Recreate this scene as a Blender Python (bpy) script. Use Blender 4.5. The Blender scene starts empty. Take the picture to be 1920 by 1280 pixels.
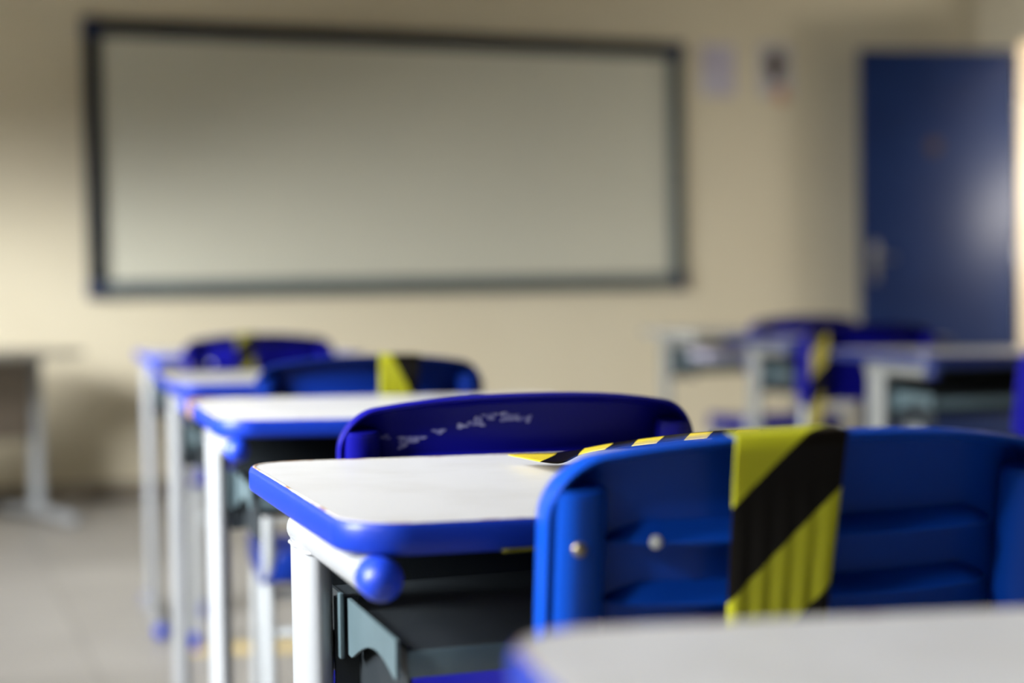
import bpy, bmesh, math, random
from mathutils import Vector, Matrix
random.seed(7)
S = bpy.context.scene
C = S.collection

# ------------------------------------------------------------------ camera, world, lights, exposure
FPX = 3000.0
ZC = 0.931
PITCH, ROLL = 0.0347, 0.015
cam_d = bpy.data.cameras.new('camera'); cam = bpy.data.objects.new('camera', cam_d); C.objects.link(cam)
cam_d.sensor_width = 36.0; cam_d.lens = FPX / 1920 * 36.0
cam_d.clip_start = 0.02; cam_d.clip_end = 200
cam_d.dof.use_dof = True; cam_d.dof.focus_distance = 1.45; cam_d.dof.aperture_fstop = 2.0; cam_d.dof.aperture_blades = 0
_f = Vector((0, math.cos(PITCH), -math.sin(PITCH))); _u = Vector((0, math.sin(PITCH), math.cos(PITCH))); _r = Vector((1, 0, 0))
_r2 = math.cos(ROLL) * _r - math.sin(ROLL) * _u; _u2 = math.sin(ROLL) * _r + math.cos(ROLL) * _u
cam.matrix_world = Matrix(((_r2.x, _u2.x, -_f.x, 0), (_r2.y, _u2.y, -_f.y, 0), (_r2.z, _u2.z, -_f.z, ZC), (0, 0, 0, 1)))
S.camera = cam

# room frame: s runs along the front wall, t from the front wall into the room
YAW = 0.358
O0 = Vector((-1.880, 7.11, 0))
ES = Vector((math.cos(YAW), math.sin(YAW), 0)); ET = Vector((math.sin(YAW), -math.cos(YAW), 0))
def P(s, t, z=0.0): return O0 + ES * s + ET * t + Vector((0, 0, z))
SL, SR, TB, HC = -1.8, 4.74, 9.4, 2.95           # left wall, right wall, back wall, ceiling
WINS = [(0.9, 2.3), (2.7, 4.3), (4.7, 6.3), (6.8, 8.2)]; WZ = (1.02, 2.1)
WH = [1.58, 2.1, 2.1, 2.1]                         # head height of each window; first one lowered to keep the upper wall dark
DOOR = (0.355, 1.20, 2.17)

w = bpy.data.worlds.new('world'); S.world = w; w.use_nodes = True
nt = w.node_tree; nt.nodes.clear()
bg = nt.nodes.new('ShaderNodeBackground'); ow = nt.nodes.new('ShaderNodeOutputWorld')
bg.inputs[0].default_value = (1.0, 0.97, 0.90, 1); bg.inputs[1].default_value = 1.2
nt.links.new(bg.outputs[0], ow.inputs[0])

def area(name, loc, direction, sx, sy, power, color, spread=180):
    l = bpy.data.lights.new(name, 'AREA'); l.shape = 'RECTANGLE'; l.size = sx; l.size_y = sy
    l.energy = power; l.color = color; l.spread = math.radians(spread)
    o = bpy.data.objects.new(name, l); C.objects.link(o); o.location = loc
    o.rotation_euler = Vector(direction).to_track_quat('-Z', 'Z').to_euler()
    return o
WPOW = [8, 25, 35, 12]
for i, (a, b) in enumerate(WINS):                 # daylight outside each window, from the sky downwards
    d = ES * 1.0 + Vector((0, 0, -0.5))
    area('window_daylight', P(SL - 0.60, (a + b) / 2, (WZ[0] + WZ[1]) / 2 + 0.85), d, b - a, 1.3, WPOW[i], (0.95, 0.975, 1.0), 150)
area('sky_daylight', P(SL - 3.2, 6.6, 4.15), ES * 1.0 - ET * 0.55 + Vector((0, 0, -0.50)), 8.6, 3.2, 7600, (0.95, 0.975, 1.0))
area('doorway_daylight', P(SR + 0.65, 1.15, 1.45), -ES - ET * 0.8, .4, 1.8, 36, (1.0, 0.93, 0.82))

vs = S.view_settings
S.display_settings.display_device = 'sRGB'
vs.view_transform = 'Standard'; vs.look = 'None'; vs.gamma = 1.0; vs.use_curve_mapping = False
vs.exposure = 0.05

# ------------------------------------------------------------------ materials
def mat(name, col, rough=0.5, metal=0.0, noise=None, bump=None, coat=0.0, spec=0.5):
    """noise = (scale, colour2, amount lo, hi); bump = (scale, strength, distance)"""
    m = bpy.data.materials.new(name); m.use_nodes = True; t = m.node_tree; b = t.nodes['Principled BSDF']
    b.inputs['Base Color'].default_value = (*col, 1); b.inputs['Roughness'].default_value = rough; b.inputs['Metallic'].default_value = metal
    b.inputs['Coat Weight'].default_value = coat; b.inputs['Specular IOR Level'].default_value = spec
    tc = t.nodes.new('ShaderNodeTexCoord')
    if noise:
        n = t.nodes.new('ShaderNodeTexNoise'); n.inputs['Scale'].default_value = noise[0]; n.inputs['Detail'].default_value = 6
        r = t.nodes.new('ShaderNodeMapRange'); r.inputs[1].default_value = noise[2]; r.inputs[2].default_value = noise[3]
        x = t.nodes.new('ShaderNodeMix'); x.data_type = 'RGBA'
        x.inputs[6].default_value = (*col, 1); x.inputs[7].default_value = (*noise[1], 1)
        t.links.new(tc.outputs['Object'], n.inputs['Vector']); t.links.new(n.outputs[0], r.inputs[0]); t.links.new(r.outputs[0], x.inputs[0])
        t.links.new(x.outputs[2], b.inputs['Base Color'])
    if bump:
        n = t.nodes.new('ShaderNodeTexNoise'); n.inputs['Scale'].default_value = bump[0]; n.inputs['Detail'].default_value = 3
        bp = t.nodes.new('ShaderNodeBump'); bp.inputs['Strength'].default_value = bump[1]; bp.inputs['Distance'].default_value = bump[2]
        t.links.new(tc.outputs['Object'], n.inputs['Vector']); t.links.new(n.outputs[0], bp.inputs['Height']); t.links.new(bp.outputs[0], b.inputs['Normal'])
    return m
M = {}
M['wall'] = mat('cream_wall_paint', (0.66, 0.595, 0.44), 0.6, noise=(1.3, (0.63, 0.56, 0.405), 0.35, 0.75), bump=(60, 0.1, 0.002))
M['ceiling'] = mat('darkened_ceiling', (0.13, 0.11, 0.075), 0.8, noise=(2, (0.11, 0.09, 0.06), 0.4, 0.7))  # unseen ceiling, coloured dark to cut bounced light
M['wall_back'] = mat('darkened_back_wall', (0.16, 0.14, 0.10), 0.8, noise=(3, (0.13, 0.115, 0.08), 0.4, 0.7))  # unseen back wall, made dark so it throws less fill light
M['base'] = mat('skirting_paint', (0.20, 0.165, 0.12), 0.6, noise=(5, (0.16, 0.13, 0.10), 0.4, 0.7))
M['laminate'] = mat('speckled_white_laminate', (0.50, 0.495, 0.49), 0.36, noise=(14, (0.455, 0.447, 0.435), 0.45, 0.72), bump=(700, 0.04, 0.0003))
M['seam'] = mat('worn_particle_board', (0.62, 0.58, 0.50), 0.8, noise=(40, (0.30, 0.16, 0.06), 0.50, 0.60))
M['chip'] = mat('bare_particle_board', (0.30, 0.17, 0.04), 0.9, noise=(120, (0.16, 0.09, 0.025), 0.4, 0.7))
M['band'] = mat('blue_edge_plastic', (0.005, 0.028, 0.30), 0.36, noise=(260, (0.012, 0.05, 0.38), 0.62, 0.80), bump=(300, 0.05, 0.0004), spec=0.3)
M['cap'] = mat('blue_cap_plastic', (0.005, 0.036, 0.42), 0.42)
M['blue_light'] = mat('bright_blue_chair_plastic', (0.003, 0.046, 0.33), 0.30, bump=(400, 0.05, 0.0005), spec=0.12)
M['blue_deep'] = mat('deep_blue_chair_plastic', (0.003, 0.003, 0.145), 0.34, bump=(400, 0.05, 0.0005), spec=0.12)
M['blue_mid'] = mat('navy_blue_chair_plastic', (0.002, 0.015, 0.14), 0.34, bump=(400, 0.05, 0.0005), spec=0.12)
M['paint'] = mat('white_enamel_on_steel', (0.275, 0.285, 0.295), 0.28, noise=(9, (0.255, 0.265, 0.275), 0.4, 0.7), bump=(30, 0.08, 0.002))
M['steel_grey'] = mat('grey_enamel_on_steel', (0.36, 0.38, 0.39), 0.35, noise=(9, (0.33, 0.35, 0.36), 0.4, 0.7))
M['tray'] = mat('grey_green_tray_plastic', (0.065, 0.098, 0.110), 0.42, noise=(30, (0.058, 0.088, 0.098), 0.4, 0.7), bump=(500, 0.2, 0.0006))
M['tray_shaded'] = mat('shaded_tray_plastic', (0.018, 0.022, 0.025), 0.40, noise=(30, (0.015, 0.019, 0.022), 0.4, 0.7), bump=(500, 0.3, 0.0008), spec=0.2)  # tray plastic with the shade under the desktop put into its colour
M['rivet'] = mat('pale_rivet', (0.62, 0.64, 0.62), 0.35, noise=(80, (0.5, 0.52, 0.5), 0.4, 0.7))
M['screw'] = mat('dull_brass_screw', (0.32, 0.27, 0.18), 0.4, metal=0.8, noise=(90, (0.2, 0.17, 0.1), 0.4, 0.7))
M['board'] = mat('whiteboard_enamel', (0.60, 0.585, 0.475), 0.35, noise=(0.8, (0.57, 0.56, 0.46), 0.3, 0.7))
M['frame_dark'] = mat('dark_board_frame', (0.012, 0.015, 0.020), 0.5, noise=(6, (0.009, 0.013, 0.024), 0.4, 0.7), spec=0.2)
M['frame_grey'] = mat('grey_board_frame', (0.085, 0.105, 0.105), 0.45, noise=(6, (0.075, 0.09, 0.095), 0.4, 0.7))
M['corner'] = mat('navy_corner_plastic', (0.006, 0.016, 0.06), 0.4, noise=(20, (0.005, 0.012, 0.05), 0.4, 0.7))
M['door'] = mat('blue_gloss_door_paint', (0.0045, 0.019, 0.085), 0.40, noise=(3, (0.0035, 0.015, 0.072), 0.4, 0.7), bump=(14, 0.06, 0.004), spec=0.4)
M['chrome'] = mat('worn_chrome', (0.25, 0.25, 0.26), 0.3, metal=0.9, noise=(60, (0.4, 0.4, 0.4), 0.4, 0.7))
M['jamb'] = mat('peach_jamb_paint', (0.78, 0.66, 0.48), 0.5, noise=(5, (0.74, 0.62, 0.45), 0.4, 0.7))
M['winframe'] = mat('window_frame_paint', (0.05, 0.10, 0.30), 0.4, noise=(8, (0.04, 0.08, 0.26), 0.4, 0.7))
M['paper'] = mat('lavender_paper', (0.42, 0.38, 0.47), 0.8, noise=(9, (0.52, 0.50, 0.58), 0.42, 0.62))
M['paper2'] = mat('white_paper', (0.50, 0.49, 0.50), 0.8, noise=(7, (0.46, 0.44, 0.46), 0.4, 0.7))
M['ink'] = mat('dark_ink', (0.05, 0.035, 0.030), 0.8, noise=(30, (0.10, 0.05, 0.04), 0.4, 0.7))
M['orange'] = mat('orange_ink', (0.55, 0.28, 0.13), 0.8, noise=(30, (0.5, 0.22, 0.1), 0.4, 0.7))
M['floorline'] = mat('yellow_floor_paint', (0.66, 0.50, 0.20), 0.6, noise=(12, (0.55, 0.45, 0.24), 0.4, 0.7))
M['tdesk'] = mat('grey_teacher_laminate', (0.36, 0.345, 0.30), 0.4, noise=(6, (0.32, 0.31, 0.27), 0.4, 0.7))
M['tpanel'] = mat('brown_grey_panel', (0.22, 0.18, 0.14), 0.55, noise=(6, (0.19, 0.155, 0.12), 0.4, 0.7))
M['ground'] = mat('pale_concrete', (0.55, 0.52, 0.46), 0.9, noise=(3, (0.48, 0.45, 0.4), 0.4, 0.7))
M['chalk'] = mat('pale_scuff', (0.30, 0.30, 0.48), 0.8, noise=(140, (0.06, 0.06, 0.26), 0.35, 0.62))
M['book'] = mat('faded_book_cover', (0.40, 0.32, 0.34), 0.7, noise=(30, (0.22, 0.16, 0.16), 0.4, 0.6))

def floor_mat():
    m = bpy.data.materials.new('worn_floor_tiles'); m.use_nodes = True; t = m.node_tree; b = t.nodes['Principled BSDF']
    tc = t.nodes.new('ShaderNodeTexCoord'); mp = t.nodes.new('ShaderNodeMapping'); mp.inputs['Rotation'].default_value[2] = -YAW
    br = t.nodes.new('ShaderNodeTexBrick'); br.offset = 0; br.inputs['Scale'].default_value = 1.0
    br.inputs['Brick Width'].default_value = 0.4; br.inputs['Row Height'].default_value = 0.4; br.inputs['Mortar Size'].default_value = 0.004
    br.inputs['Color1'].default_value = (0.36, 0.34, 0.31, 1); br.inputs['Color2'].default_value = (0.33, 0.31, 0.28, 1); br.inputs['Mortar'].default_value = (0.24, 0.225, 0.20, 1)
    n = t.nodes.new('ShaderNodeTexNoise'); n.inputs['Scale'].default_value = 2.2; n.inputs['Detail'].default_value = 6
    mx = t.nodes.new('ShaderNodeMix'); mx.data_type = 'RGBA'; mx.blend_type = 'MULTIPLY'; mx.inputs[0].default_value = 0.35
    r = t.nodes.new('ShaderNodeMapRange'); r.inputs[1].default_value = 0.3; r.inputs[2].default_value = 0.65; r.inputs[3].default_value = 0.55; r.inputs[4].default_value = 1.0
    L = t.links.new
    L(tc.outputs['Object'], mp.inputs[0]); L(mp.outputs[0], br.inputs['Vector']); L(tc.outputs['Object'], n.inputs['Vector'])
    L(n.outputs[0], r.inputs[0]); L(br.outputs[0], mx.inputs[6]); L(r.outputs[0], mx.inputs[7]); L(mx.outputs[2], b.inputs['Base Color'])
    b.inputs['Roughness'].default_value = 0.45
    return m
M['floor'] = floor_mat()

def tape_mat(name, off, fold=0.25, slope=1.0, period=0.135, gold=(0.42, 0.42, 0.02)):
    m = bpy.data.materials.new(name); m.use_nodes = True; t = m.node_tree; b = t.nodes['Principled BSDF']; L = t.links.new
    uv = t.nodes.new('ShaderNodeUVMap'); uv.uv_map = 'UVMap'; sp = t.nodes.new('ShaderNodeSeparateXYZ'); L(uv.outputs[0], sp.inputs[0])
    a = t.nodes.new('ShaderNodeMath'); a.operation = 'MULTIPLY_ADD'; a.inputs[1].default_value = slope; L(sp.outputs[0], a.inputs[0]); L(sp.outputs[1], a.inputs[2])
    d = t.nodes.new('ShaderNodeMath'); d.operation = 'MULTIPLY_ADD'; d.inputs[1].default_value = 1 / period; d.inputs[2].default_value = off; L(a.outputs[0], d.inputs[0])
    fr = t.nodes.new('ShaderNodeMath'); fr.operation = 'FRACT'; L(d.outputs[0], fr.inputs[0])
    g = t.nodes.new('ShaderNodeMath'); g.operation = 'GREATER_THAN'; g.inputs[1].default_value = 0.5; L(fr.outputs[0], g.inputs[0])
    mx = t.nodes.new('ShaderNodeMix'); mx.data_type = 'RGBA'; L(g.outputs[0], mx.inputs[0])
    mx.inputs[6].default_value = (*gold, 1); mx.inputs[7].default_value = (0.005, 0.004, 0.003, 1); b.inputs['Specular IOR Level'].default_value = 0.18
    L(mx.outputs[2], b.inputs['Base Color']); b.inputs['Roughness'].default_value = 0.28
    tl = t.nodes.new('ShaderNodeBsdfTranslucent'); L(mx.outputs[2], tl.inputs[0])
    ms = t.nodes.new('ShaderNodeMixShader'); ms.inputs[0].default_value = fold
    out = t.nodes['Material Output']; L(b.outputs[0], ms.inputs[1]); L(tl.outputs[0], ms.inputs[2]); L(ms.outputs[0], out.inputs[0])
    return m
M['tape'] = tape_mat('black_yellow_hazard_film', 0.515)
M['tape_desk'] = tape_mat('black_yellow_hazard_film_loose', 0.0, fold=0.35, slope=0.2, period=0.074, gold=(0.74, 0.60, 0.04))

def glass_mat():
    m = bpy.data.materials.new('clear_window_glass'); m.use_nodes = True; t = m.node_tree; t.nodes.clear()
    o = t.nodes.new('ShaderNodeOutputMaterial'); tr = t.nodes.new('ShaderNodeBsdfTransparent'); gl = t.nodes.new('ShaderNodeBsdfGlossy')
    gl.inputs['Roughness'].default_value = 0.02; mx = t.nodes.new('ShaderNodeMixShader'); mx.inputs[0].default_value = 0.06
    t.links.new(tr.outputs[0], mx.inputs[1]); t.links.new(gl.outputs[0], mx.inputs[2]); t.links.new(mx.outputs[0], o.inputs[0])
    return m
M['glass'] = glass_mat()

# ------------------------------------------------------------------ mesh helpers
def obj(name, bm, m, parent=None, smooth=True, angle=35, mods=None):
    me = bpy.data.meshes.new(name); bmesh.ops.recalc_face_normals(bm, faces=bm.faces[:]); bm.to_mesh(me); bm.free()
    for q in (m if isinstance(m, (list, tuple)) else [m]): me.materials.append(q)
    if smooth:
        for p in me.polygons: p.use_smooth = True
        me.set_sharp_from_angle(angle=math.radians(angle))
    o = bpy.data.objects.new(name, me); C.objects.link(o)
    if parent: o.parent = parent
    return o
def thing(name, label, cat, loc=(0, 0, 0), rz=0, group=None):
    o = bpy.data.objects.new(name, None); C.objects.link(o); o.empty_display_size = 0.1
    o.location = loc; o.rotation_euler = (0, 0, rz); o['label'] = label; o['category'] = cat
    if group: o['group'] = group
    return o
def tag(o, label, cat, group=None):
    o['label'] = label; o['category'] = cat
    if group: o['group'] = group
    return o
def struct(name, bm, m, parent=None, **k):
    o = obj(name, bm, m, parent, **k)
    if parent is None: o['kind'] = 'structure'
    return o
def box(bm, lo, hi, bevel=0.0, fn=None, seg=2):
    x0, y0, z0 = lo; x1, y1, z1 = hi
    v = [bm.verts.new((x, y, z)) for x, y, z in ((x0,y0,z0),(x1,y0,z0),(x1,y1,z0),(x0,y1,z0),(x0,y0,z1),(x1,y0,z1),(x1,y1,z1),(x0,y1,z1))]
    fs = [bm.faces.new([v[i] for i in f]) for f in ((0,3,2,1),(4,5,6,7),(0,1,5,4),(1,2,6,5),(2,3,7,6),(3,0,4,7))]
    vs_ = v
    if bevel:
        es = list({e for f in fs for e in f.edges})
        r = bmesh.ops.bevel(bm, geom=es, offset=bevel, segments=seg, profile=0.5, affect='EDGES')
        vs_ = list({x for x in r['verts']} | {x for x in v if x.is_valid})
    if fn:
        for x in vs_:
            if x.is_valid: x.co = fn(x.co)
    return vs_
def rbox(bm, s0, s1, t0, t1, z0, z1, bevel=0.0):    # a box in room coordinates
    box(bm, (s0, t0, z0), (s1, t1, z1), bevel, lambda c: P(c.x, c.y, c.z))
def sweep(bm, pts, rx, ry=None, n=20, cap=True, up=(0, 0, 1), round_end=0.0):
    """tube of elliptic section along pts; rx across, ry along the up side"""
    ry = ry or rx; pts = [Vector(p) for p in pts]; rings = []
    if round_end:                                       # domed ends
        def dome(p, d):
            return [(p + d * round_end * math.sin(a), math.cos(a)) for a in (math.radians(75), math.radians(50), math.radians(25))]
        a = dome(pts[0], (pts[0] - pts[1]).normalized()); b = dome(pts[-1], (pts[-1] - pts[-2]).normalized())
        seq = a + [(p, 1) for p in pts] + b[::-1]
    else: seq = [(p, 1) for p in pts]
    up0 = Vector(up)
    P_ = [q[0] for q in seq]
    for i, (p, sc) in enumerate(seq):
        d = (P_[min(i + 1, len(P_) - 1)] - P_[max(i - 1, 0)]).normalized()
        x = d.cross(up0)
        if x.length < 1e-4: x = d.cross(Vector((0, 1, 0)))
        x.normalize(); y = x.cross(d).normalized()
        rings.append([bm.verts.new(p + x * rx * sc * math.cos(2 * math.pi * k / n) + y * ry * sc * math.sin(2 * math.pi * k / n)) for k in range(n)])
    for a, b in zip(rings, rings[1:]):
        for k in range(n): bm.faces.new((a[k], a[(k + 1) % n], b[(k + 1) % n], b[k]))
    if cap: bm.faces.new(rings[0][::-1]); bm.faces.new(rings[-1])
def bend(pts, r=0.03, n=5):                            # polyline with its corners rounded
    pts = [Vector(p) for p in pts]; out = [pts[0]]
    for a, b, c in zip(pts, pts[1:], pts[2:]):
        u = (a - b); v = (c - b); q = min(r, u.length * .45, v.length * .45); u.normalize(); v.normalize()
        p0 = b + u * q; p2 = b + v * q
        for k in range(n + 1):
            t = k / n; out.append(p0 * (1 - t) ** 2 + b * 2 * t * (1 - t) + p2 * t * t)
    out.append(pts[-1]); return out
def ball(bm, c, r, seg=24, rings=14, sc=(1, 1, 1)):
    bmesh.ops.create_uvsphere(bm, u_segments=seg, v_segments=rings, radius=r, matrix=Matrix.Translation(c) @ Matrix.Diagonal((*sc, 1)))
def rrect(x0, y0, x1, y1, r, n=8):
    out = []
    for cx, cy, a0 in ((x1 - r, y0 + r, -90), (x1 - r, y1 - r, 0), (x0 + r, y1 - r, 90), (x0 + r, y0 + r, 180)):
        for k in range(n + 1):
            a = math.radians(a0 + 90 * k / n); out.append((cx + r * math.cos(a), cy + r * math.sin(a)))
    return out
def loops(bm, levels, close_first=True, close_last=True):
    """levels: list of lists of points with equal length, skinned one to the next"""
    R = [[bm.verts.new(p) for p in l] for l in levels]
    n = len(R[0])
    for a, b in zip(R, R[1:]):
        for k in range(n): bm.faces.new((a[k], a[(k + 1) % n], b[(k + 1) % n], b[k]))
    if close_first: bm.faces.new(R[0][::-1])
    if close_last: bm.faces.new(R[-1])
    return R
def ribbon(name, edge_a, edge_b, m, parent=None, thick=0.0004, cols=6, vmap=lambda v: v):
    """thin film between two edge curves, uv in metres (u across, v along)"""
    bm = bmesh.new(); uvl = bm.loops.layers.uv.new('UVMap')
    n = len(edge_a); W = cols; grid = []; v = 0; vs_ = []
    for i in range(n):
        a, b = Vector(edge_a[i]), Vector(edge_b[i])
        if i: v += (((a + b) - (Vector(edge_a[i - 1]) + Vector(edge_b[i - 1]))) / 2).length
        vs_.append(v); grid.append([bm.verts.new(a.lerp(b, k / W)) for k in range(W + 1)])
    wd = (Vector(edge_a[n // 2]) - Vector(edge_b[n // 2])).length
    for i in range(n - 1):
        for k in range(W):
            f = bm.faces.new((grid[i][k], grid[i][k + 1], grid[i + 1][k + 1], grid[i + 1][k]))
            for lp, (ii, kk) in zip(f.loops, ((i, k), (i, k + 1), (i + 1, k + 1), (i + 1, k))): lp[uvl].uv = (wd * kk / W, vmap(vs_[ii]))
    me = bpy.data.meshes.new(name); bm.to_mesh(me); bm.free(); me.materials.append(m)
    for p in me.polygons: p.use_smooth = True
    o = bpy.data.objects.new(name, me); C.objects.link(o)
    s = o.modifiers.new('film', 'SOLIDIFY'); s.thickness = thick; s.offset = 1
    if parent: o.parent = parent
    return o
def dup(root, loc, rz, label, group=None):
    r = root.copy(); C.objects.link(r); r.location = loc; r.rotation_euler = (0, 0, rz); r['label'] = label
    if group: r['group'] = group
    for ch in list(root.children):
        c = ch.copy(); C.objects.link(c); c.parent = r
        for g in list(ch.children):
            d = g.copy(); C.objects.link(d); d.parent = c
    return r

# ------------------------------------------------------------------ the room
bm = bmesh.new(); rbox(bm, SL - .2, SR + .2, -.2, TB + .2, -.1, 0); struct('floor', bm, M['floor'], smooth=False)
bm = bmesh.new(); rbox(bm, SL - .2, SR + .2, -.2, TB + .2, HC, HC + .1); struct('ceiling', bm, M['ceiling'], smooth=False)
bm = bmesh.new(); rbox(bm, SL - .15, SR + .15, -.15, 0, 0, HC); struct('wall_front', bm, M['wall'], smooth=False)
bm = bmesh.new(); rbox(bm, SL - .15, SR + .15, TB, TB + .15, 0, HC); struct('wall_back', bm, M['wall_back'], smooth=False)
bm = bmesh.new()                                      # left wall with its three window openings
rbox(bm, SL - .15, SL, 0, TB, 0, WZ[0]); rbox(bm, SL - .15, SL, 0, TB, WZ[1], HC)
tt = 0
for (a, b), h in zip(WINS, WH):
    rbox(bm, SL - .15, SL, tt, a, WZ[0], WZ[1]); tt = b
    if h < WZ[1]: rbox(bm, SL - .15, SL, a, b, h, WZ[1])
rbox(bm, SL - .15, SL, tt, TB, WZ[0], WZ[1]); struct('wall_left', bm, M['wall'], smooth=False)
bm = bmesh.new()                                      # right wall with the doorway
rbox(bm, SR, SR + .15, 0, DOOR[0], 0, HC); rbox(bm, SR, SR + .15, DOOR[1], TB, 0, HC); rbox(bm, SR, SR + .15, DOOR[0], DOOR[1], DOOR[2], HC)
struct('wall_right', bm, M['wall'], smooth=False)
bm = bmesh.new(); rbox(bm, SL, SR, 0, .012, 0, .08, .003); struct('baseboard_front', bm, M['base'])
bm = bmesh.new(); rbox(bm, SL, SL + .012, .012, TB, 0, .08, .003); struct('baseboard_left', bm, M['base'])
bm = bmesh.new(); rbox(bm, SR - .012, SR, DOOR[1] + .05, TB, 0, .08, .003); struct('baseboard_right', bm, M['base'])
for i, (a, b) in enumerate(WINS):
    root = thing('window_%d' % (i + 1), 'blue framed window in the left wall', 'window'); root['kind'] = 'structure'
    del root['category']; del root['label']
    bm = bmesh.new(); f = .04; zh = WH[i]
    for (t0, t1, z0, z1) in ((a, b, WZ[0], WZ[0] + f), (a, b, zh - f, zh), (a, a + f, WZ[0] + f, zh - f), (b - f, b, WZ[0] + f, zh - f), ((a + b) / 2 - .02, (a + b) / 2 + .02, WZ[0] + f, zh - f)):
        rbox(bm, SL - .10, SL - .05, t0, t1, z0, z1, .003)
    obj('window_frame', bm, M['winframe'], root)
    bm = bmesh.new(); rbox(bm, SL - .078, SL - .073, a + f, b - f, WZ[0] + f, zh - f); obj('glass_pane', bm, M['glass'], root, smooth=False)
bm = bmesh.new()                                      # door lining
j = .016
rbox(bm, SR - .01, SR + .16, DOOR[0], DOOR[0] + j, 0, DOOR[2]); rbox(bm, SR - .01, SR + .16, DOOR[1] - j, DOOR[1], 0, DOOR[2]); rbox(bm, SR - .01, SR + .16, DOOR[0] + j, DOOR[1] - j, DOOR[2] - j, DOOR[2])
struct('trim_1', bm, M['jamb'], smooth=False)
bm = bmesh.new(); rbox(bm, SR + .2, SR + 8, -6, TB, -.12, -.02); struct('floor_outside', bm, M['ground'], smooth=False)
bm = bmesh.new(); rbox(bm, SL - 9, SL - .2, -8, TB + 6, -.12, -.02); struct('floor_light_blocker', bm, M['ground'], smooth=False)  # unseen ground, added to stop sky light entering the windows from below
# door leaf, swung open in front of the front wall
hinge = P(SR - .035, DOOR[0] + .01); free = P(SR - .88, .20)
dd = (free - hinge); dl = dd.length; dang = math.atan2(dd.y, dd.x)
door = thing('door_1', 'blue gloss door', 'door', hinge, dang); door['kind'] = 'structure'; del door['category']; del door['label']
bm = bmesh.new(); box(bm, (0, -.018, .01), (dl, .018, 2.12), .003); obj('door_leaf', bm, M['door'], door)
bm = bmesh.new(); box(bm, (dl - .085, .018, .93), (dl - .045, .024, 1.13), .004)
sweep(bm, [(dl - .065, .024, 1.05), (dl - .065, .065, 1.05)], .010, n=12); sweep(bm, bend([(dl - .065, .06, 1.05), (dl - .16, .064, 1.045)], .01), .009, n=12)
obj('door_handle', bm, M['chrome'], door)
bm = bmesh.new(); bmesh.ops.create_cone(bm, cap_ends=True, segments=20, radius1=.035, radius2=.035, depth=.004, matrix=Matrix.Translation((dl - .40, .020, 1.62)) @ Matrix.Rotation(math.pi / 2, 4, 'X')); obj('round_sticker', bm, M['ink'], door)
for z in (.25, 1.05, 1.8):
    bm = bmesh.new(); sweep(bm, [(-.003, .022, z - .05), (-.003, .022, z + .05)], .008, n=10, up=(0, 1, 0)); obj('hinge', bm, M['chrome'], door)

# whiteboard
BW, BH, BZ = 2.935, 1.232, .904
wb = thing('whiteboard', 'long blank whiteboard with dark frame mounted on the cream front wall', 'whiteboard', P(0, 0, BZ), YAW)
fw = .075
bm = bmesh.new(); box(bm, (fw * .6, -.022, fw * .6), (BW - fw * .6, -.004, BH - fw * .6)); obj('writing_surface', bm, M['board'], wb, smooth=False)
def member(name, lo, hi, m): b_ = bmesh.new(); box(b_, lo, hi, .008, seg=3); obj(name, b_, m, wb)
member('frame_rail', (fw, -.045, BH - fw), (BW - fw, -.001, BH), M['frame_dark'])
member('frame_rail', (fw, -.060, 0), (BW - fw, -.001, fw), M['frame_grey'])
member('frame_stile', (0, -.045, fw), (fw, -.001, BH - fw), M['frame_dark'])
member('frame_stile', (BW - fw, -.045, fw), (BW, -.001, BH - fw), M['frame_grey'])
for x, z in ((-.006, -.006), (BW - fw - .004, -.006), (-.006, BH - fw - .004), (BW - fw - .004, BH - fw - .004)):
    b_ = bmesh.new(); box(b_, (x, -.054, z), (x + fw + .01, -.001, z + fw + .01), .014, seg=4); obj('corner_cap', b_, M['corner'], wb)

# two sheets of paper pinned on the wall
def at_wall(px, py):                                  # point of the front wall seen at a place of the photograph
    d = _f * FPX + _r2 * (px - 960) - _u2 * (py - 640); c = Vector((0, 0, ZC)); n = ET
    k = (O0 - c).dot(n) / d.dot(n); return c + d * k
p = at_wall(1346, 132); q = thing('paper_sheet', 'faded lavender sheet of paper stuck beside the top right corner of the whiteboard', 'paper', p + ET * .002, YAW, None)
bm = bmesh.new(); box(bm, (-.095, -.0015, -.13), (.095, 0, .13)); obj('sheet', bm, M['paper'], q, smooth=False)
p = at_wall(1452, 132); q = thing('poster', 'small white poster with a dark picture and orange patch, right of the lavender sheet', 'poster', p + ET * .002, YAW)
bm = bmesh.new(); box(bm, (-.10, -.0015, -.135), (.10, 0, .135)); obj('sheet', bm, M['paper2'], q, smooth=False)
bm = bmesh.new(); loops(bm, [[(x, y_, z) for x, z in [(.055 * math.cos(a) * (1 + .18 * math.sin(3 * a)) + .002, .02 + .085 * math.sin(a)) for a in [2 * math.pi * k / 28 for k in range(28)]]] for y_ in (-.0016, -.0022)]); obj('dark_picture', bm, M['ink'], q, smooth=False)
bm = bmesh.new(); box(bm, (.0, -.0024, -.165), (.065, -.0016, -.085)); obj('orange_patch', bm, M['orange'], q, smooth=False)

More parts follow.
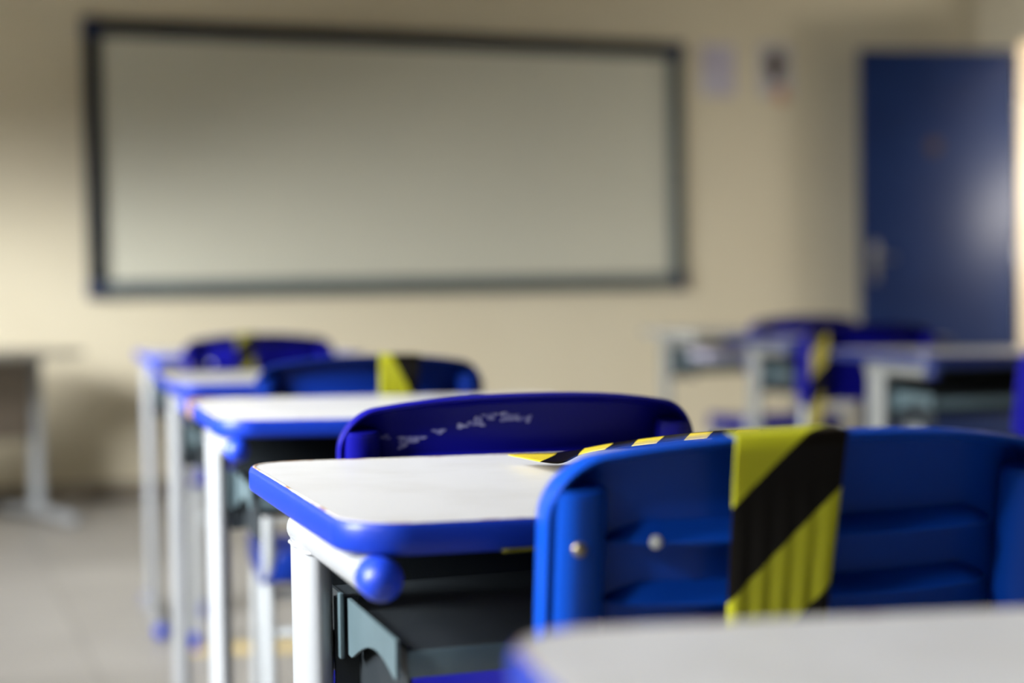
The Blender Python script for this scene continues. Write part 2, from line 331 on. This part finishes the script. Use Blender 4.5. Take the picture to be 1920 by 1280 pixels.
# yellow line on the floor
def at_floor(px, py, z=0.0):
    d = _f * FPX + _r2 * (px - 960) - _u2 * (py - 640); k = (z - ZC) / d.z; return Vector((0, 0, ZC)) + d * k
a = at_floor(352, 1219); b = at_floor(640, 1207); e = (b - a).normalized(); nrm = Vector((-e.y, e.x, 0)); b = a + e * 3.0
bm = bmesh.new(); hw = .055
loops(bm, [[a - nrm * hw + Vector((0, 0, z)), b - nrm * hw + Vector((0, 0, z)), b + nrm * hw + Vector((0, 0, z)), a + nrm * hw + Vector((0, 0, z))] for z in (.0002, .0012)])
tag(obj('floor_line', bm, M['floorline'], smooth=False), 'faded yellow line painted across the classroom floor behind the front desk legs', 'floor marking')

# ------------------------------------------------------------------ school desk
DW, DD, DH, TH, TILT = .60, .465, .76, .0235, -.018
TR = .0152                                            # radius of the tubes under the top
def zt(x, z): return z + x * TILT
def make_desk(label, loc, rz, band=None, paint=None, cap=None):
    cap = cap or M['cap']; band = band or M['band']; paint = paint or M['paint']
    t = thing('school_desk', label, 'desk', loc, rz, None)
    # worktop: white laminate, thin worn seam, blue edge band
    bm = bmesh.new(); i0 = .0045; rc = .052
    A = rrect(i0, i0, DW - i0, DD - i0, rc - i0, 12)
    loops(bm, [[(x, y, zt(x, DH - TH + .003)) for x, y in A], [(x, y, zt(x, DH)) for x, y in A]])
    obj('tabletop', bm, M['laminate'], t)
    bm = bmesh.new(); prof = [(i0 + .0002, 0), (.0030, .0004), (.0012, -.0016), (0, -.0045), (0, -TH + .004), (.0012, -TH + .0012), (.004, -TH), (.02, -TH), (.02, -TH + .003), (i0 + .0002, -TH + .003)]
    lv = []
    for ins, dz in prof:
        lv.append([(x, y, zt(x, DH + dz)) for x, y in rrect(ins, ins, DW - ins, DD - ins, max(rc - ins, .004), 12)])
    loops(bm, lv + [lv[0]], False, False); bmesh.ops.remove_doubles(bm, verts=bm.verts[:], dist=1e-6)
    obj('edge_band', bm, band, t, angle=50)
    bm = bmesh.new(); lv = []
    for ins, dz in ((.0038, .0002), (.0040, .0006), (.0056, .0006), (.0058, .0002)):
        lv.append([(x, y, zt(x, DH + dz)) for x, y in rrect(ins, ins, DW - ins, DD - ins, rc - ins, 12)])
    loops(bm, lv, False, False); obj('worn_seam', bm, M['seam'], t)
    for sx, x0 in ((1, .0245), (-1, DW - .0245)):
        zc_ = zt(x0, DH - TH) - TR - .0003
        bm = bmesh.new(); sweep(bm, [(x0, .012, zc_), (x0, .10, zc_), (x0, .20, zc_), (x0, .278, zc_)], TR, n=28, round_end=.014); o = obj('top_tube', bm, paint, t)
        bm = bmesh.new(); ball(bm, (x0, -.004, zc_), TR + .0007, 28, 18, (1, .95, 1)); sweep(bm, [(x0, -.002, zc_), (x0, .014, zc_)], TR + .0005, n=28, cap=False); obj('end_cap', bm, cap, o)
        bm = bmesh.new(); sweep(bm, [(x0, .247, zc_ - .006), (x0, .247, .30), (x0, .247, .040)], .0165, .037, n=32, up=(0, 1, 0)); obj('leg', bm, paint, t)
        # weld bead under the tube
        bm = bmesh.new(); pts = [(x0 + .0170 * math.cos(a), .247 + .0385 * math.sin(a), zc_ - .0150 + .0062 * math.cos(a) ** 2 + .0008 * math.sin(9 * a)) for a in [2 * math.pi * k / 40 for k in range(41)]]
        sweep(bm, pts, .0017, n=8); obj('weld_bead', bm, paint, o)
        arch = [(x0, -.005, .022), (x0, .10, .030), (x0, .23, .036), (x0, .36, .030), (x0, .465, .022)]
        bm = bmesh.new(); sweep(bm, arch, .019, .017, n=24); o = obj('foot_tube', bm, paint, t)
        for y in (-.010, .470):
            bm = bmesh.new(); ball(bm, (x0, y, .0205), .0205, 20, 12, (1, 1.3, 1)); obj('foot_cap', bm, cap, o)
    bm = bmesh.new(); sweep(bm, [(.034, .262, .612), (DW - .034, .262, .612)], .012, .018, n=24); obj('crossbar', bm, M['tray_shaded'], t)  # bar shares the shade-darkened shelf colour
    # book shelf under the top
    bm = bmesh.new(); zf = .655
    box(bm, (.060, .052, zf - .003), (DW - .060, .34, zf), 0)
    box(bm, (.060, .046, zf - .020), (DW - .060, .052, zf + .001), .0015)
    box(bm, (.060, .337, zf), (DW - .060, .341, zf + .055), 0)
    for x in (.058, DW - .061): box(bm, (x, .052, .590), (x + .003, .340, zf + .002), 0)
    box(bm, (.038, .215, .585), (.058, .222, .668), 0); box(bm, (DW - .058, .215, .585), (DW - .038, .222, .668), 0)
    o = obj('book_shelf', bm, M['tray_shaded'], t, angle=25)
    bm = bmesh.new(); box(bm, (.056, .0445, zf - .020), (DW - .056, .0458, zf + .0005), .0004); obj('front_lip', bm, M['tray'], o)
    for x0, s_ in ((.047, 1), (DW - .047, -1)):
        bm = bmesh.new(); prof = [(.040, .657), (.200, .660), (.200, .612), (.188, .612)]
        prof += [(.188 - .135 * k / 12, .612 + .024 * math.sin(math.pi * min(k / 12 * .78, 1)) ) for k in range(1, 13)] + [(.046, .626), (.040, .628)]
        prof = [(y, z) for y, z in prof]
        loops(bm, [[(x, y, z) for y, z in prof] for x in (x0 - .0015, x0 + .0015)]); 
        [setattr(v.co, 'z', v.co.z + .009) for v in bm.verts]; obj('side_wing', bm, M['tray'], o, angle=25)
        bm = bmesh.new(); box(bm, (x0 - .006 * s_ - .002, .203, .617), (x0 - .006 * s_ + .002, .212, .673), .0008); obj('mounting_flange', bm, M['tray'], o)
    return t

# ------------------------------------------------------------------ school chair (origin on the floor under the backrest, +y is the sitter's front)
ZB0, ZB1, HWB = .612, .818, .1965
def make_chair(name_label, loc, rz, blue, steel):
    t = thing('school_chair', name_label, 'chair', loc, rz)
    def lean(x, y, z): return Vector((x, y + 1.05 * x * x * 1.0 - (z - ZB0) * .16, z))
    # outline of the backrest
    def outline(ins=0.0, n=12):
        out = []; h = HWB - ins; top = ZB1 - .021 - ins; bot = ZB0 + ins; rt = max(.038 - ins, .006); rb = max(.03 - ins, .006)
        def arch(x): return .021 * (1 - (abs(x) / HWB) ** 2.4)
        for cx, cz, a0, r in ((h - rb, bot + rb, -90, rb), (h - rt, top - rt, 0, rt)):
            for k in range(n + 1):
                a = math.radians(a0 + 90 * k / n); out.append((cx + r * math.cos(a), cz + r * math.sin(a)))
        for k in range(1, 12):
            out.append(((h - rt) * (1 - 2 * k / 12), top))
        for cx, cz, a0, r in ((-h + rt, top - rt, 90, rt), (-h + rb, bot + rb, 180, rb)):
            for k in range(n + 1):
                a = math.radians(a0 + 90 * k / n); out.append((cx + r * math.cos(a), cz + r * math.sin(a)))
        for k in range(1, 12):
            out.append(((h - rb) * (-1 + 2 * k / 12), bot))
        mid = (ZB0 + ZB1) / 2
        return [(x, z + (arch(x) * max(0, (z - mid) / (top - mid)) if top > mid else 0)) for x, z in out]
    bm = bmesh.new(); lv = []
    for ins, y in ((.0035, -.036), (.0012, -.037), (0, -.034), (0, -.012), (.0015, -.004), (.006, .0015), (.014, .003)):
        lv.append([lean(x, y, z) for x, z in outline(ins)])
    base = outline(.014)
    cx_, cz_ = 0, (ZB0 + ZB1) / 2 - .008
    for sc in (.75, .5, .25, .06): lv.append([lean(cx_ + (x - cx_) * sc, .003, cz_ + (z - cz_) * sc) for x, z in base])
    inner = [[lean(cx_ + (x - cx_) * sc, -.0005, cz_ + (z - cz_) * sc) for x, z in base] for sc in (.06, .25, .5, .75)]
    for ins, y in ((.014, -.0005), (.008, -.003), (.0052, -.010), (.0045, -.034)): inner.append([lean(x, y, z) for x, z in outline(ins)])
    R1 = loops(bm, lv + inner, False, False)
    bm.faces.ensure_lookup_table()
    n_ = len(R1[0])
    for k in range(n_): bm.faces.new((R1[-1][k], R1[-1][(k + 1) % n_], R1[0][(k + 1) % n_], R1[0][k]))
    # horizontal ribs across the back
    for zr, dp in ((.742, .022), (.698, .022), (.654, .018)):
        N = 24; rr = []
        for k in range(N + 1):
            x = -.150 + .300 * k / N; tp = min(1, (1 - abs(x) / .150) * 6 + .15)
            rr.append([bm.verts.new(lean(x, -.0005, zr + .0135 * tp)), bm.verts.new(lean(x, -dp * tp, zr + .001)), bm.verts.new(lean(x, -dp * tp, zr - .001)), bm.verts.new(lean(x, -.0005, zr - .0024))])
        for a_, b_ in zip(rr, rr[1:]):
            for q in range(3): bm.faces.new((a_[q], b_[q], b_[q + 1], a_[q + 1]))
    # sleeves that take the steel uprights
    for s_ in (-1, 1):
        x = s_ * .1725
        pts = [lean(x, -.0215, ZB0 - .012), lean(x, -.0215, .66), lean(x, -.0215, .70), lean(x, -.0215, .779)]
        sweep(bm, pts, .0195, .0180, n=24, up=(0, 1, 0))
        sweep(bm, [lean(x, -.0215, .779), lean(x, -.0215, .782)], .0180, .0165, n=24, up=(0, 1, 0))
    back = obj('backrest', bm, blue, t, angle=40)
    for x, z, m_, r_ in ((-.121, .743, M['rivet'], .0048), (-.176, .741, M['screw'], .0052), (.176, .741, M['screw'], .0052)):
        bm = bmesh.new(); y = -.0225 if abs(x) < .15 else -.0405; c = lean(x, y, z); ball(bm, c, r_, 14, 8, (1, .6, 1)); obj('rivet', bm, m_, back)
    # seat
    bm = bmesh.new(); lv = []
    def dish(x, y, z):
        u = x / .2; v = (y - .04) / .40
        return (x, y, z + .010 * u * u - .006 * (1 - u * u) + (-.018 * max(0, (v - .8) / .2) ** 2) + .020 * max(0, (.15 - v) / .15))
    for ins, z in ((.012, .402), (.003, .403), (0, .408), (0, .450), (.003, .456), (.010, .459), (.06, .458), (.12, .457)):
        lv.append([dish(x, y, z) for x, y in rrect(-.188 + ins, .035 + ins, .188 - ins, .44 - ins, max(.055 - ins * .5, .02), 10)])
    loops(bm, lv); obj('seat', bm, blue, t, angle=40)
    # steel frame
    r = .0110
    for s_ in (-1, 1):
        x = s_ * .1725
        top = lean(x, -.020, .758); low = lean(x, -.020, ZB0)
        bm = bmesh.new(); sweep(bm, bend([top, low, (x, .035, .52), (x, .060, .422), (x, .41, .418)], .05), r, n=16, up=(1, 0, 0)); obj('side_rail', bm, steel, t)
        for y0, y1 in ((.085, .005), (.36, .43)):
            bm = bmesh.new(); sweep(bm, [(x, y0, .418), (s_ * .176, y1, .018)], r * 1.05, n=16, up=(0, 1, 0)); o = obj('leg', bm, steel, t)
            bm = bmesh.new(); sweep(bm, [(s_ * .1759, y1 + (y0 - y1) * .06, .040), (s_ * .176, y1, .0)], .0145, n=16, up=(0, 1, 0)); obj('foot_cap', bm, M['cap'], o)
    for y, z in ((.10, .395), (.34, .395), (.070, .33)):
        bm = bmesh.new(); w_ = .174; sweep(bm, [(-w_, y, z - .001), (w_, y, z - .001)], .009, n=14); obj('stretcher', bm, steel, t)
    return t

def chair_tape(label, chair, x0, x1, drop, mat_, name='hazard_tape', front=True, group=None, fold=1.0, off=0.0):
    """tape laid over the top of a backrest, down its back (and front)"""
    rz = chair.rotation_euler.z; Rm = Matrix.Rotation(rz, 4, 'Z'); loc = chair.location
    def ztop(x): return ZB1 - .021 + .021 * (1 - (abs(x) / HWB) ** 2.4)
    def path(x, sh=0.0):
        b0 = 1.05 * x * x; z1 = ztop(x); out = []
        def le(y, z): return Vector((x, y + b0 - (z - ZB0) * .16, z))
        if front:
            for k in range(8): out.append(le(.0052, z1 - .17 + .022 * k))
        for k in range(7):
            a = math.pi * k / 6; out.append(le(-.0175 + .0228 * math.cos(a), z1 + .0008 + .0018 * math.sin(a)))
        q = int(drop / .012)
        for k in range(1, q):
            v = Vector((x + sh * k / q, 0, 0)); pt = le(-.0402 - off * min(1, k / 3), z1 - .012 * k); pt.x += sh * k / q; out.append(pt)
        return out
    A, B = path(x0), path(x1, -.010)
    # tiny folds near the lower end are made by the ribbon's own columns
    cols = 36; o = ribbon(name, A, B, mat_, cols=cols)
    me = o.data; n_r = len(A)
    for v in me.vertices:                             # pleats in the film where it hangs free
        i, k = divmod(v.index, cols + 1); q = max(0, (i - n_r + 15) / 15)
        v.co.y -= abs(math.sin(k / cols * math.pi * 5)) ** .7 * .0065 * min(q, 1) * fold
    o.location = loc; o.rotation_euler = (0, 0, rz); o.scale = chair.scale
    tag(o, label, 'tape', group)
    return o

# ------------------------------------------------------------------ the left row, from the camera to the board
LX, LY = .0245, .247
def desk_from_leg(px, Y, yaw):                        # floor place of a desk from where its left leg stands
    X = (px - 960) / FPX * Y
    c, s = math.cos(yaw), math.sin(yaw)
    return Vector((X - LX * c + LY * s, Y - LX * s - LY * c, 0))
D1 = (Vector((-.121, 1.142, 0)), .328)
desk1 = make_desk('white topped blue edged desk in sharp focus in the middle, grey shelf under it', *D1)
desk0 = dup(desk1, Vector((.088, .335, 0)), .22, 'nearest desk, blurred white top cut off by the bottom right corner')
D2 = (desk_from_leg(402, 2.33, .29), .29)
desk2 = dup(desk1, *D2, 'blurred desk right behind the focused desk, with a chipped brown left corner')
D3 = (desk_from_leg(327, 3.16, .30), .30)
desk3 = dup(desk1, *D3, 'blurred desk in front of the whiteboard, second of the row beyond the focused desk')
D4 = (desk_from_leg(277, 4.5, .30), .30)
desk4 = dup(desk1, *D4, 'farthest desk of the left row, just under the left part of the whiteboard')
bm = bmesh.new(); A = [(.0, DD - .062), (.0, DD + .001), (.062, DD + .001), (.046, DD - .012), (.030, DD - .020), (.012, DD - .040)]
def _r(p): return p
loops(bm, [[(x - .0006 if x < .01 else x, y, zt(x, z)) for x, y in [(-.0012, DD - .12), (-.0012, DD - .045), (.010, DD - .014), (.024, DD - .0035), (.05, DD + .0006), (.045, DD - .016), (.026, DD - .030), (.018, DD - .06)]] for z in (DH - TH + .001, DH + .0012)])
obj('chipped_corner', bm, M['chip'], desk2, angle=30)

K = 'chairs tucked in along the left row'
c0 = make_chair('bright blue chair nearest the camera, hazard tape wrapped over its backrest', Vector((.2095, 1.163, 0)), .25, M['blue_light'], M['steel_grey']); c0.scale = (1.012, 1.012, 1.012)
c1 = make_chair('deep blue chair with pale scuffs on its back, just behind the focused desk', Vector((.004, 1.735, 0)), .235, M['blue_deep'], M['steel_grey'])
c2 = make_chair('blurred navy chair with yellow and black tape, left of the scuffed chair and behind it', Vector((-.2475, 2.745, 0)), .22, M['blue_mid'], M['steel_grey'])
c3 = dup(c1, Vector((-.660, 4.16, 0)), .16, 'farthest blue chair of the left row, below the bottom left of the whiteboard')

chair_tape('wide black and yellow tape over the nearest blue backrest', c0, -.0775, .001, .21, M['tape'])
M['tape2'] = tape_mat('black_yellow_hazard_film_far', 0.08, slope=-1.75, period=0.20)
chair_tape('black and yellow tape over the navy chair behind the scuffed one', c2, .010, .080, .20, M['tape2'])
M['tape3'] = tape_mat('black_yellow_hazard_film_dark', 0.60, gold=(0.16, 0.15, 0.02))  # darker yellow than the other chair tapes
chair_tape('thin dark yellow tape over the farthest chair of the left row', c3, -.055, -.005, .20, M['tape3'])

# pale scuffs on the back of the deep blue chair
scuffs = [(-.118, .770, .020, .006), (-.128, .764, .007, .008), (-.146, .772, .010, .004), (-.09, .778, .012, .004), (-.066, .783, .010, .004), (-.050, .787, .013, .008), (-.036, .793, .012, .006), (-.018, .792, .013, .008), (-.008, .790, .012, .006), (.004, .789, .010, .006)]
for i, (x, z, rx, rz_) in enumerate(scuffs):
    pts = []
    for k in range(18):
        a = 2 * math.pi * k / 18; q = 1 + .35 * math.sin(3 * a + i * 2) + .15 * math.sin(5 * a + i)
        pts.append((x + rx * .62 * q * math.cos(a), z + rz_ * .62 * q * math.sin(a)))
    bm = bmesh.new(); loops(bm, [[(px_, y + 1.05 * px_ * px_ - (pz - ZB0) * .16, pz) for px_, pz in pts] for y in (-.0004, -.0010)])
    for ch in c1.children:
        if ch.name.startswith('backrest'): obj('scuff_mark', bm, M['chalk'], ch, smooth=False)

# loose tape lying across the focused desk
def pt(px, py, D):                                   # point seen at a place of the photograph at a given depth
    d = _f * FPX + _r2 * (px - 960) - _u2 * (py - 640); return Vector((0, 0, ZC)) + d * (D / d.y)
ea = [pt(952, 852.5, 1.560), pt(985, 851, 1.560), pt(1020, 850, 1.558), pt(1050, 848.5, 1.555), pt(1085, 843, 1.550), pt(1120, 836, 1.545), pt(1160, 829, 1.54), pt(1215, 821, 1.52), pt(1280, 813.5, 1.50), pt(1340, 808.5, 1.47), pt(1400, 806, 1.44), pt(1460, 806, 1.41), pt(1520, 812, 1.39)]
eb = [pt(957, 854.5, 1.548), pt(985, 860, 1.510), pt(1020, 867, 1.475), pt(1055, 868, 1.475), pt(1088, 853, 1.500), pt(1120, 845, 1.495), pt(1160, 840, 1.485), pt(1215, 833, 1.46), pt(1280, 826, 1.44), pt(1340, 820, 1.41), pt(1400, 817, 1.38), pt(1460, 816, 1.35), pt(1520, 822, 1.33)]
def dens(c, n=4):
    out = []
    for i in range(len(c) - 1):
        p0, p1, p2, p3 = c[max(i - 1, 0)], c[i], c[i + 1], c[min(i + 2, len(c) - 1)]
        for k in range(n):
            t = k / n; out.append(.5 * ((2 * p1) + (-p0 + p2) * t + (2 * p0 - 5 * p1 + 4 * p2 - p3) * t * t + (-p0 + 3 * p1 - 3 * p2 + p3) * t ** 3))
    out.append(c[-1]); return out
tag(ribbon('hazard_tape', dens(ea), dens(eb), M['tape_desk'], vmap=lambda v: v * .57 if v < .065 else .037 + (v - .065) * 1.28), 'loose yellow and black tape curling across the top of the focused desk', 'tape')
bm = bmesh.new()
def dw_(lx, ly, z): return D1[0] + Matrix.Rotation(D1[1], 3, 'Z') @ Vector((lx, ly, z))
a_ = [dw_(x, y, zt(x, DH - TH) + dz) for x, y, dz in ((.118, -.0008, .0020), (.118, -.0008, -.0006), (.118, .020, -.0006))]
b_ = [dw_(x, y, zt(x, DH - TH) + dz) for x, y, dz in ((.150, -.0008, .0020), (.150, -.0008, -.0006), (.150, .020, -.0006))]
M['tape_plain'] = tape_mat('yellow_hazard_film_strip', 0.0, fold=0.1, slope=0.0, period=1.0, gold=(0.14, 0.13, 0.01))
bm.free(); tag(ribbon('hazard_tape', a_, b_, M['tape_plain']), 'short yellow tape end stuck under the front edge of the focused desk', 'tape')

# ------------------------------------------------------------------ desks and chairs on the right
M['shaded_band'] = mat('shaded_navy_edge_plastic', (0.006, 0.016, 0.10), 0.5, noise=(20, (0.005, 0.012, 0.08), 0.4, 0.7))  # blue band darkened in colour for the weaker light on the right side
M['shaded_paint'] = mat('shaded_grey_enamel_on_steel', (0.17, 0.175, 0.165), 0.4, noise=(9, (0.15, 0.155, 0.145), 0.4, 0.7))  # frame enamel darkened to paint in the light falloff away from the windows
RB = make_desk('blurred desk below the open blue door, right edge out of frame', desk_from_leg(1645, 3.85, .30), .30, M['shaded_band'], M['shaded_paint'], M['shaded_band'])
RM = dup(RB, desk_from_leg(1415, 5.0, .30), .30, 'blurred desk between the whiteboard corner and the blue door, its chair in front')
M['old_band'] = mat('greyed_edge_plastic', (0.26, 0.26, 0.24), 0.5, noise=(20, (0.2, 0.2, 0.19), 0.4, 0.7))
RF = make_desk('pale distant desk against the wall below the lower right whiteboard corner', desk_from_leg(1248, 5.90, .30), .30, M['old_band'], M['shaded_paint'], M['old_band'])
cr = [(1.165, 3.13, .30, 'dark chair back cut off by the right edge of the photo', c1), (.955, 4.30, .25, 'dark chair with hanging yellow tape, just left in front of the blue door', c1),
      (.985, 5.43, .25, 'dark navy chair at the pale distant desk, half hidden behind the taped dark chair', c2)]
cro = []; M['tape4'] = tape_mat('black_yellow_hazard_film_dull', 0.30, gold=(0.30, 0.25, 0.05), period=.16)
for x, y, a, lb, src in cr:
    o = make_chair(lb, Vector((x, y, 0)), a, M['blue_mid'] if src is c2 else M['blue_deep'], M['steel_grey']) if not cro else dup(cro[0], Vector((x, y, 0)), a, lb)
    cro.append(o)
chair_tape('dull yellow tape hanging down the dark chair in front of the blue door', cro[1], -.178, -.138, .40, M['tape4'], off=.008)

# books in the shelf of the pale distant desk
rf = RF.location; Rz = Matrix.Rotation(.30, 3, 'Z')
for i, (x, h_, w_, lb) in enumerate(((.12, .028, .17, 'lavender grey book lying in the shelf of the pale distant desk'), (.34, .022, .15, 'brownish book lying right of the other in the pale distant desk shelf'))):
    bm = bmesh.new(); box(bm, (x, .07, .6556), (x + w_, .29, .6556 + h_), .003); o = obj('book', bm, M['book'] if i else M['paper'], angle=30)
    o.location = rf; o.rotation_euler = (0, 0, .30); tag(o, lb, 'book')

# ------------------------------------------------------------------ teacher's table at the far left
col = at_floor(72, 975); ta = math.atan2(-.67, .74)     # ta = direction of the foot
T = thing('teacher_table', 'grey table with a modesty panel and splayed metal foot at the left edge', 'table', (col.x, col.y, 0), ta + math.pi / 2)
# local: -y points along the foot towards the room, +x away from the frame's edge
def tb(name, lo, hi, m, bv=.004): b_ = bmesh.new(); box(b_, lo, hi, bv); return obj(name, b_, m, T)
ZT = .70
sgn = -1
tb('tabletop', (-1.25, -.27, ZT - .025), (.06, .27, ZT), M['tdesk'])
tb('modesty_panel', (-1.15, -.02, ZT - .36), (-.03, .0, ZT - .03), M['tpanel'])
for x in (0, -1.17):
    b_ = bmesh.new(); sweep(b_, [(x, 0, ZT - .026), (x, 0, .05)], .024, .036, n=24, up=(0, 1, 0)); obj('leg', b_, M['steel_grey'], T)
    b_ = bmesh.new(); sweep(b_, [(x, -.27, .026), (x, -.1, .036), (x, 0, .042), (x, .1, .036), (x, .27, .026)], .026, .024, n=20, round_end=.02); obj('foot', b_, M['paint'], T)
